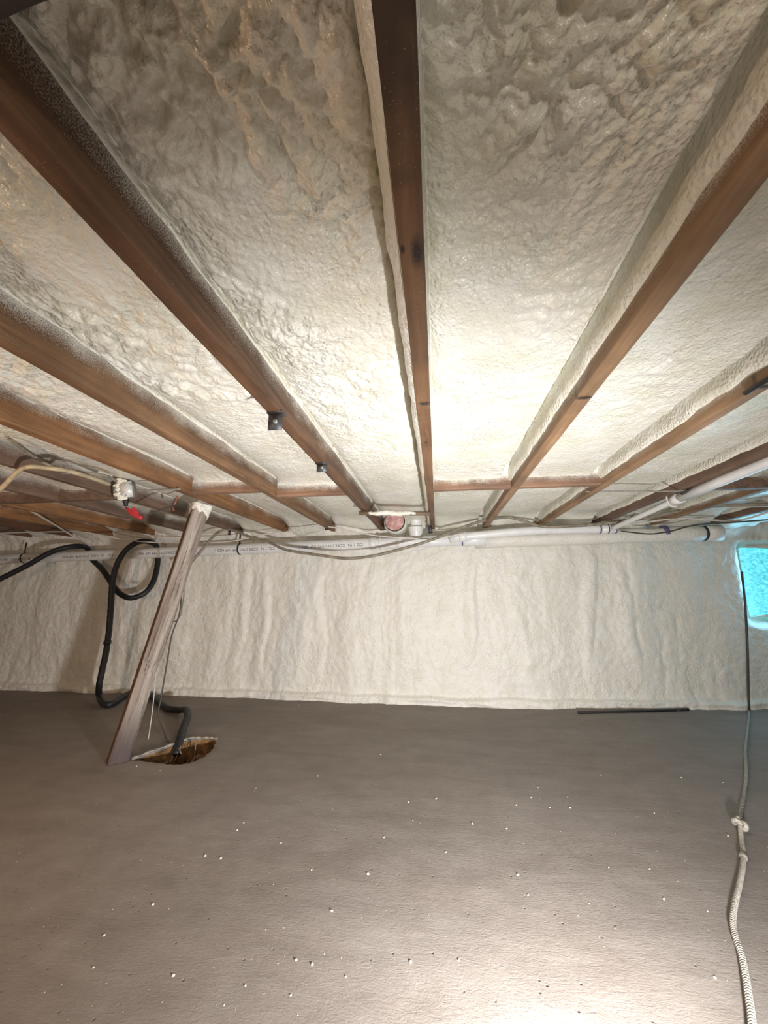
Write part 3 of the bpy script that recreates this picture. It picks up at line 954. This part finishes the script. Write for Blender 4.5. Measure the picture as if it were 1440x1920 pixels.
def pipe_text(txt, x_right, size, roll):
    """printing on the pipe, upside down as in the photograph"""
    cu = bpy.data.curves.new('print', 'FONT')
    cu.body = txt
    cu.size = size
    ob = bpy.data.objects.new('print_tmp', cu)
    COL.objects.link(ob)
    dg = bpy.context.evaluated_depsgraph_get()
    me = bpy.data.meshes.new_from_object(ob.evaluated_get(dg))
    bpy.data.objects.remove(ob)
    origin = on_main(x_right)
    front = Vector((0, -1, 0)); front = (front - pdir * front.dot(pdir)).normalized()
    upv = pdir.cross(front) * -1
    if upv.z < 0:
        upv = -upv
    for v in me.vertices:
        lx, ly = v.co.x, v.co.y
        a = roll - ly / RP
        v.co = origin - pdir * lx + (front * math.cos(a) + upv * math.sin(a)) * (RP + 0.0008)
    part('printed_text', me, M_INK, drain, smooth=False)['kind'] = 'stuff'
for x_r in (-0.56, -1.27, -1.98, -2.69, -3.4):
    pipe_text('CO. 1 IN.  CORE DWV PIPE NSF 4203  |', x_r, 0.030, 0.0)
    pipe_text('- - - - - - - - - - - -', x_r - 0.50, 0.018, -0.05)

# wye and second run to the right, then the slim branch toward the camera
a1 = at(845, 1012, 2.91); a2 = at(872, 1006, 2.87); a3 = at(1000, 995, 2.87); a4 = at(1140, 991.5, 2.87)
r2 = 0.030
branch = thing('branch_pipe', 'white plastic pipe leaving the drain pipe joint to the right, with purple rings', 'pipe', (a1.x, a1.y, a1.z - r2))
part('pipe', tube_mesh('pipe', spline([a1, a2, a3, a4], 6), r2, 18), M_PVC, branch)
part('wye_socket', collar(a2 - (a3 - a2).normalized() * 0.045, (a3 - a2), 0.055, r2 + 0.007), M_PVC, branch)
for xx in (1123, 1138, 1152):
    c = at(xx, 992, 2.87)
    part('primer_ring', collar(c, (a4 - a3), 0.010, r2 + 0.002), M_PURPLE if xx != 1138 else M_DARKSTEEL, branch)
part('end_socket', collar(at(1128, 992, 2.87), (a4 - a3), 0.10, r2 + 0.0012), M_PVC, branch)

b0 = a4 + Vector((0.02, -0.01, 0.0)); b1 = Vector((1.222, 2.30, 1.276)); b2 = Vector((1.225, 2.10, 1.289)); b4 = Vector((1.243, 0.55, 1.320))
slim = thing('slim_pipe', 'slim white plastic pipe running toward the viewer under a joist at right', 'pipe', (b1.x, b1.y, b1.z - 0.02))
part('pipe', tube_mesh('pipe', [b2 + (b4 - b2) * t for t in (0, .2, .4, .6, .8, 1)], 0.0235, 16), M_PVC, slim)
part('thin_run', tube_mesh('thin_run', spline([b0, b0 + (b1 - b0) * 0.5, b1, b2], 5), 0.0165, 14), M_PVC, slim)
part('elbow', lathe_mesh('elbow', [(0, .021), (.004, .029), (.06, .029), (.066, .024)], b2 + Vector((0.003, 0.03, 0)), (b4 - b2), 18), M_PVC, slim)
part('pipe_clip', tube_mesh('pipe_clip', spline([b2 + Vector((-.03, .02, .035)), b2 + Vector((-.033, .02, 0)), b2 + Vector((-.02, .02, -.03)), b2 + Vector((.01, .02, -.034))], 5), 0.004, 6), M_WHITECABLE, slim)

g0 = Vector((0.30, 3.06, 1.203)); g1 = at(1343, 999, 3.06)
big = thing('wide_pipe', 'wide foam-dusted grey pipe along the wall top left of the blue window', 'pipe', (g0.x, g0.y, g0.z - 0.05))
part('pipe', pipe_between(g0, g1, 0.053, 8), M_WALLFOAM, big)
gd = (g1 - g0).normalized()
part('primer_ring', collar(at(1240, 1000, 3.06), gd, 0.035, 0.0550), M_PURPLE, big)
part('primer_ring', collar(at(1316, 1000, 3.06), gd, 0.020, 0.0555), M_INK, big)
part('end_fitting', collar(at(1322, 1000, 3.06), gd, 0.10, 0.0575), M_WALLFOAM, big)

# ------------------------------------------------------------------ duct end, batten and hanger at the rim
dc = at(740, 977, 2.84)
duct = thing('duct_end', 'round pinkish red insulated duct end in the foamed rim under the batten', 'duct', (dc.x, dc.y, dc.z - 0.075))
part('sleeve', lathe_mesh('sleeve', [(0, .066), (.0, .076), (.012, .078), (.026, .077)], dc, (0, 1, 0), 32), M_BLACK, duct)
part('foam_collar', lathe_mesh('foam_collar', [(.018, .070), (.022, .084), (.05, .090), (.28, .092)], dc, (0, 1, 0), 28), M_FOAM, duct)
def disc_mesh():
    bm = bmesh.new(); rings = []
    for j in range(8):
        rr = 0.072 * (j + 0.3) / 7.3
        rings.append([bm.verts.new(dc + Vector((math.cos(a) * rr, -0.014 * (1 - (j / 7.5) ** 2) - 0.006 * float(perlin(math.cos(a) * rr * 40 + 3, math.sin(a) * rr * 40, 90)), math.sin(a) * rr)))
                      for a in np.linspace(0, 2 * math.pi, 28, endpoint=False)])
    bm.faces.new(rings[0])
    for a, b in zip(rings[:-1], rings[1:]):
        for i in range(28):
            bm.faces.new((a[i], a[(i + 1) % 28], b[(i + 1) % 28], b[i]))
    return bm_mesh('insulation', bm)
part('insulation', disc_mesh(), M_PINK, duct)

ba, bb = atz(673, 962, ZC - 0.012), atz(806, 963, ZC - 0.012)
bat = thing('wood_batten', 'short brown wooden batten nailed across two joist undersides, white foam along its middle', 'batten', (ba + bb) / 2)
L = (bb - ba).length
me = box_mesh('board', (L, 0.035, 0.020), 0.002, Matrix.Translation((ba + bb) / 2) @ Matrix.Rotation(math.atan2(bb.y - ba.y, bb.x - ba.x), 4, 'Z'))
part('board', me, wood_mat('batten_wood', (0.36, 0.26, 0.17), (0.17, 0.11, 0.07), 5.0, 0.1, axis='x', speck=0.1), bat)
fp = [ba + (bb - ba) * t + Vector((0, -0.012, -0.002 + 0.003 * math.sin(t * 20))) for t in np.linspace(0.13, 0.80, 20)]
part('foam_streak', tube_mesh('foam_streak', fp, 0.012, 8, [0.006 + 0.010 * math.sin(math.pi * i / 19) ** 0.5 + 0.002 * math.sin(i * 2.1) for i in range(20)]), M_FOAM, bat)

hk = at(806, 992, 2.88)
hanger = thing('pipe_hanger', 'small grey and black metal hanger under the far end of the centre joist', 'hanger', hk)
part('hanger_plate', box_mesh('hanger_plate', (0.045, 0.004, 0.04), 0.001, Matrix.Translation(hk + Vector((0, 0, 0.045)))), M_STEEL, hanger)
part('hanger_leg', box_mesh('hanger_leg', (0.030, 0.006, 0.062), 0.001, Matrix.Translation(hk + Vector((0.004, -0.002, -0.002)))), M_DARKSTEEL, hanger)

for (cx, cy), lab in (((430, 999), 'tiny dark cable clip where the sagging cable meets a joist end'), ((612, 990), 'tiny dark cable clip at the joist end holding the thin white cable')):
    c = at(cx, cy, 2.86)
    cl = thing('cable_clip', lab, 'clip', c)
    part('clip_body', box_mesh('clip_body', (0.020, 0.016, 0.034), 0.003, Matrix.Translation(c)), M_BLACK, cl)
    part('clip_nail', lathe_mesh('clip_nail', [(0, .004), (.004, .006), (.006, .003)], c + Vector((0, -0.008, 0)), (0, -1, 0), 10), M_STEEL, cl)

# staple holding the cables on the joist with the box
c = atz(125, 882, ZC - 0.001)
cs = thing('cable_staple', 'small steel staple pinning two cables to the joist left of the junction box', 'staple', c)
part('staple', tube_mesh('staple', [c + Vector((-.018, 0, .02)), c + Vector((-.018, 0, -.014)), c + Vector((.018, 0, -.014)), c + Vector((.018, 0, .02))], 0.003, 6), M_STEEL, cs)

# ------------------------------------------------------------------ steel clips under the first left joist
def clip(x, y, Yd, label, two):
    c = Vector((JX[-1] + 0.004, Yd, ZC))
    r = thing('steel_bracket', label, 'bracket', c)
    part('top_plate', box_mesh('top_plate', (0.046, 0.030, 0.004), 0.001, Matrix.Translation(c + Vector((0, 0, -0.002)))), M_DARKSTEEL, r)
    h = 0.050 if two else 0.034
    pl = part('drop_plate', box_mesh('drop_plate', (0.040, 0.004, h), 0.001, Matrix.Translation(c + Vector((0.004, -0.013, -0.004 - h / 2)))), M_DARKSTEEL, r)
    sub('bolt', lathe_mesh('bolt', [(0, .007), (.004, .007), (.006, .004)], c + Vector((0.006, -0.015, -h * 0.62)), (0, -1, 0), 6), M_STEEL, pl)
    part('nail', lathe_mesh('nail', [(0, .0045), (.003, .003)], c + Vector((-0.008, -0.004, -0.004)), (0, 0, -1), 8), M_STEEL, r)
clip(500, 775, 0.935, 'dark steel angle bracket under the dark joist, the larger nearer one', True)
clip(588, 870, 1.365, 'small grey steel bracket under the dark joist, the farther one', False)

# ------------------------------------------------------------------ junction box with red-taped wire
jc = at(236, 919, 1.70)
jb = thing('junction_box', 'grey metal junction box with foam spatter under the left joist', 'junction box', (jc.x, jc.y, jc.z - 0.045))
RB = Matrix.Translation(jc) @ Matrix.Rotation(0.25, 4, 'Z') @ Matrix.Rotation(math.radians(-8), 4, 'Y') @ Matrix.Rotation(math.radians(10), 4, 'X')
part('box_body', box_mesh('box_body', (0.078, 0.05, 0.082), 0.004, RB), M_STEEL, jb)
cv = part('cover_plate', box_mesh('cover_plate', (0.062, 0.004, 0.080), 0.001, RB @ Matrix.Translation((0.012, -0.027, 0.0))), plain('pale_painted_metal', (0.70, 0.70, 0.67), 0.4, 0.1), jb)
for sx, sz in ((0.012, 0.03), (0.012, -0.03)):
    sub('cover_screw', lathe_mesh('cover_screw', [(0, .004), (.002, .004), (.003, .002)], RB @ Vector((sx, -0.029, sz)), RB.to_3x3() @ Vector((0, -1, 0)), 8), M_STEEL, cv)
part('side_bracket', box_mesh('side_bracket', (0.012, 0.03, 0.06), 0.002, RB @ Matrix.Translation((-0.045, -0.008, -0.008))), M_STEEL, jb)
bm = bmesh.new()
for (ox, oz, s) in ((-0.026, 0.024, .017), (-0.024, 0.004, .015), (-0.028, -0.020, .018), (-0.014, -0.038, .020), (0.004, -0.042, .014), (-0.012, 0.046, .020), (0.012, 0.044, .012)):
    g = bmesh.ops.create_icosphere(bm, subdivisions=3, radius=s)
    for v in g['verts']:
        k = 1 + 0.35 * float(perlin(v.co.x * 60 + ox * 99, v.co.z * 60 + v.co.y * 40, 95))
        v.co = RB @ (Vector((v.co.x * k, v.co.y * 0.55 * k, v.co.z * 0.7 * k)) + Vector((ox, -0.025, oz)))
part('foam_spatter', bm_mesh('foam_spatter', bm), M_FOAM, jb)
q0 = at(236, 936, 1.70); q1 = at(236, 951, 1.70)
part('cable_gland', lathe_mesh('cable_gland', [(0, .014), (.018, .014), (.020, .010), (.034, .010), (.036, .006)], q0, (q1 - q0), 14), M_BLACK, jb)
wp = spline([q1, at(240, 957, 1.70), at(252, 966, 1.70), at(268, 967, 1.71), at(285, 962, 1.74), at(303, 955, 1.78), at(318, 951, 1.82), at(328, 948, 1.86)], 6)
part('wire', tube_mesh('wire', wp, 0.0035, 8), M_DARKWIRE, jb)
tp = spline([at(238, 953, 1.698), at(246, 961, 1.698), at(256, 967, 1.698), at(266, 971, 1.70)], 5)
tape = part('red_tape', tube_mesh('red_tape', tp, 0.009, 8, [0.006 + 0.005 * min(1, i / 6) for i in range(len(tp))]), M_RED, jb)
fl = bmesh.new()
A, B, Cc, D = at(245, 954, 1.692), at(251, 951, 1.692), at(262, 963, 1.692), at(252, 966, 1.692)
off = Vector((0, 0.003, 0))
f1 = [fl.verts.new(v) for v in (A, B, Cc, D)]; f2 = [fl.verts.new(v + off) for v in (A, B, Cc, D)]
fl.faces.new(f1); fl.faces.new(f2[::-1])
for i in range(4):
    fl.faces.new((f1[i], f1[(i + 1) % 4], f2[(i + 1) % 4], f2[i]))
sub('tape_flag', bm_mesh('tape_flag', fl), M_RED, tape, smooth=False)
rw = spline([at(333, 930, 1.885), at(329, 942, 1.88), at(324, 950, 1.88), at(326, 958, 1.88)], 5)
tag(mesh_obj('reddish_wire', tube_mesh('reddish_wire', rw, 0.005, 8), M_COPPER), 'short rusty red wire end against the top left of the post', 'wire')

# ------------------------------------------------------------------ rod on the floor
r0, r1 = atz(1084, 1336, 0.008), atz(1268, 1331.5, 0.008)
rod = thing('iron_rod', 'long thin black rod lying on the floor along the back wall', 'rod', (r0.x, r0.y, 0))
part('shaft', tube_mesh('shaft', [r0, r0.lerp(r1, .5), r1], 0.0085, 8), M_ROD, rod)
r2_ = atz(1291, 1330, 0.008)
part('tip', tube_mesh('tip', [r1 + (r2_ - r1) * 0.08, r2_], 0.0085, 8), M_ROD, rod)
part('joint', tube_mesh('joint', [r1, r1 + (r2_ - r1) * 0.08], 0.0055, 8), M_RIM, rod)

# ------------------------------------------------------------------ rope hanging by the window and trailing over the floor
RR = 0.0072
rp = [at(1391, 1072, 3.27), at(1394, 1100, 3.255), at(1397, 1130, 3.24), at(1400, 1180, 3.235), at(1402, 1230, 3.23), at(1403, 1280, 3.215), at(1404, 1312, 3.19)]
rp += [atz(x, y, RR) for x, y in [(1405, 1332), (1402, 1370), (1398, 1410), (1399, 1450), (1395, 1490), (1390, 1520)]]
kn = atz(1388, 1545, 0.02)
low = [atz(x, y, RR) for x, y in [(1390, 1572), (1394, 1600), (1392, 1630), (1385, 1665), (1377, 1700), (1374, 1730), (1380, 1760), (1390, 1790), (1398, 1830), (1404, 1870), (1410, 1915), (1416, 1990)]]
rope = thing('rope', 'long dusty rope trailing from the window over the floor with a knot', 'rope', (kn.x, kn.y, 0))
def twisted(P, R, turns_per_m, name):
    L = [0]
    for a, b in zip(P[:-1], P[1:]):
        L.append(L[-1] + (b - a).length)
    bm = bmesh.new()
    for s in range(3):
        rings = []; prev = None
        for i, p in enumerate(P):
            t = (P[min(i + 1, len(P) - 1)] - P[max(i - 1, 0)]).normalized()
            u = t.orthogonal().normalized() if prev is None else (prev - t * prev.dot(t)).normalized()
            prev = u; w = t.cross(u)
            a = 2 * math.pi * (turns_per_m * L[i] + s / 3)
            c = p + (u * math.cos(a) + w * math.sin(a)) * R * 0.48
            rings.append([bm.verts.new(c + (u * math.cos(q) + w * math.sin(q)) * R * 0.55) for q in np.linspace(0, 2 * math.pi, 6, endpoint=False)])
        for a_, b_ in zip(rings[:-1], rings[1:]):
            for k in range(6):
                bm.faces.new((a_[k], a_[(k + 1) % 6], b_[(k + 1) % 6], b_[k]))
        bm.faces.new(rings[0][::-1]); bm.faces.new(rings[-1])
    return bm_mesh(name, bm)
up_dark = spline(rp[:8], 14); up_light = spline(rp[7:] + [kn], 16)
part('hanging_length', tube_mesh('hanging_length', up_dark, 0.0075, 8), M_DARKWIRE, rope)['label'] = 'darker length hanging on the wall'
part('strand', twisted(up_light, RR, 46, 'strand'), M_ROPE, rope)
part('strand', twisted(spline([kn] + low, 40), RR, 46, 'strand'), M_ROPE, rope)
kp = []
for i in range(60):
    t = 2 * math.pi * i / 59
    kp.append(kn + Vector((0.0052 * (math.sin(t) + 1.5 * math.sin(2 * t)), 0.011 * (math.cos(t) - 1.5 * math.cos(2 * t)), 0.002 - 0.008 * math.sin(3 * t))))
part('knot', tube_mesh('knot', kp, 0.0078, 8), M_ROPE, rope)
part('wrap', lathe_mesh('wrap', [(0, .009), (.003, .0115), (.018, .0115), (.021, .009)], atz(1394, 1603, RR), (low[2] - low[1]), 12), M_RIM, rope)

# ------------------------------------------------------------------ crumbs of foam and grit on the floor
def crumb_mesh(seed, s):
    bm = bmesh.new()
    bmesh.ops.create_icosphere(bm, subdivisions=2, radius=s)
    r = random.Random(seed)
    ox = r.uniform(0, 50)
    for v in bm.verts:
        p = v.co.normalized()
        k = 1 + 0.5 * float(perlin(p.x * 1.6 + ox, p.y * 1.6 + p.z, seed))
        v.co = Vector((v.co.x * k * 1.2, v.co.y * k, max(v.co.z * k * 0.8, -s * 0.45) + s * 0.45))
    me = bm_mesh('foam_crumb', bm)
    me.materials.append(M_CRUMB)
    return me
CM = [crumb_mesh(s, 0.0028) for s in range(5)]
spots = [(968, 1510), (996, 1496), (1069, 1515), (886, 1545), (950, 1554), (774, 1538), (1356, 1468), (1227, 1525), (1218, 1630), (1141, 1626),
         (990, 1677), (1327, 1710), (1341, 1834), (1365, 1567), (860, 1800), (770, 1804), (836, 1598), (1127, 1455), (1031, 1515), (971, 1640),
         (1105, 1694), (1245, 1687), (1278, 1459), (766, 1504), (818, 1498), (1009, 1478), (1064, 1495), (195, 1755), (175, 1815), (325, 1830),
         (555, 1802), (585, 1810), (648, 1832), (460, 1850), (420, 1886), (545, 1867), (622, 1710), (385, 1605), (414, 1610), (457, 1543), (480, 1478),
         (445, 1557), (287, 1696), (256, 1437), (300, 1445), (595, 1456), (714, 1415), (584, 1631), (527, 1580), (690, 1640), (720, 1570), (700, 1330), (632, 1325), (560, 1322)]
for i, (x, y) in enumerate(spots):
    p = atz(x, y, 0)
    o = bpy.data.objects.new('foam_crumb', CM[i % 5])
    COL.objects.link(o)
    s = rng.uniform(0.55, 1.05) * min(1.15, 0.75 + 0.25 * p.y)
    o.location = (p.x, p.y, float(floor_z(p.x, p.y)) - 0.0004)
    o.scale = (s, s, s); o.rotation_euler = (0, 0, rng.uniform(0, 6.28))
    tag(o, 'tiny white crumb of foam lying on the concrete floor', 'crumb', 'foam crumbs scattered on the floor')

def grit():
    V, Q = [], []
    r = random.Random(3)
    for i in range(500):
        y = 0.8 + 2.2 * r.random() ** 1.3
        x = r.uniform(-1.2, 1.0) * y * 0.95
        if -1.7 < x < -1.05 and 1.8 < y < 2.4:
            continue
        s = r.uniform(0.0005, 0.0014); z = float(floor_z(x, y)); b = len(V)
        V += [(x - s, y, z), (x, y - s, z), (x + s * 1.3, y, z), (x, y + s, z), (x, y, z + s)]
        Q += [(b, b + 1, b + 4), (b + 1, b + 2, b + 4), (b + 2, b + 3, b + 4), (b + 3, b, b + 4)]
    o = mesh_obj('floor_grit', quads_mesh('floor_grit', np.array(V), np.array(Q)), M_CRUMB, floor, smooth=False)
    o['kind'] = 'stuff'
grit()
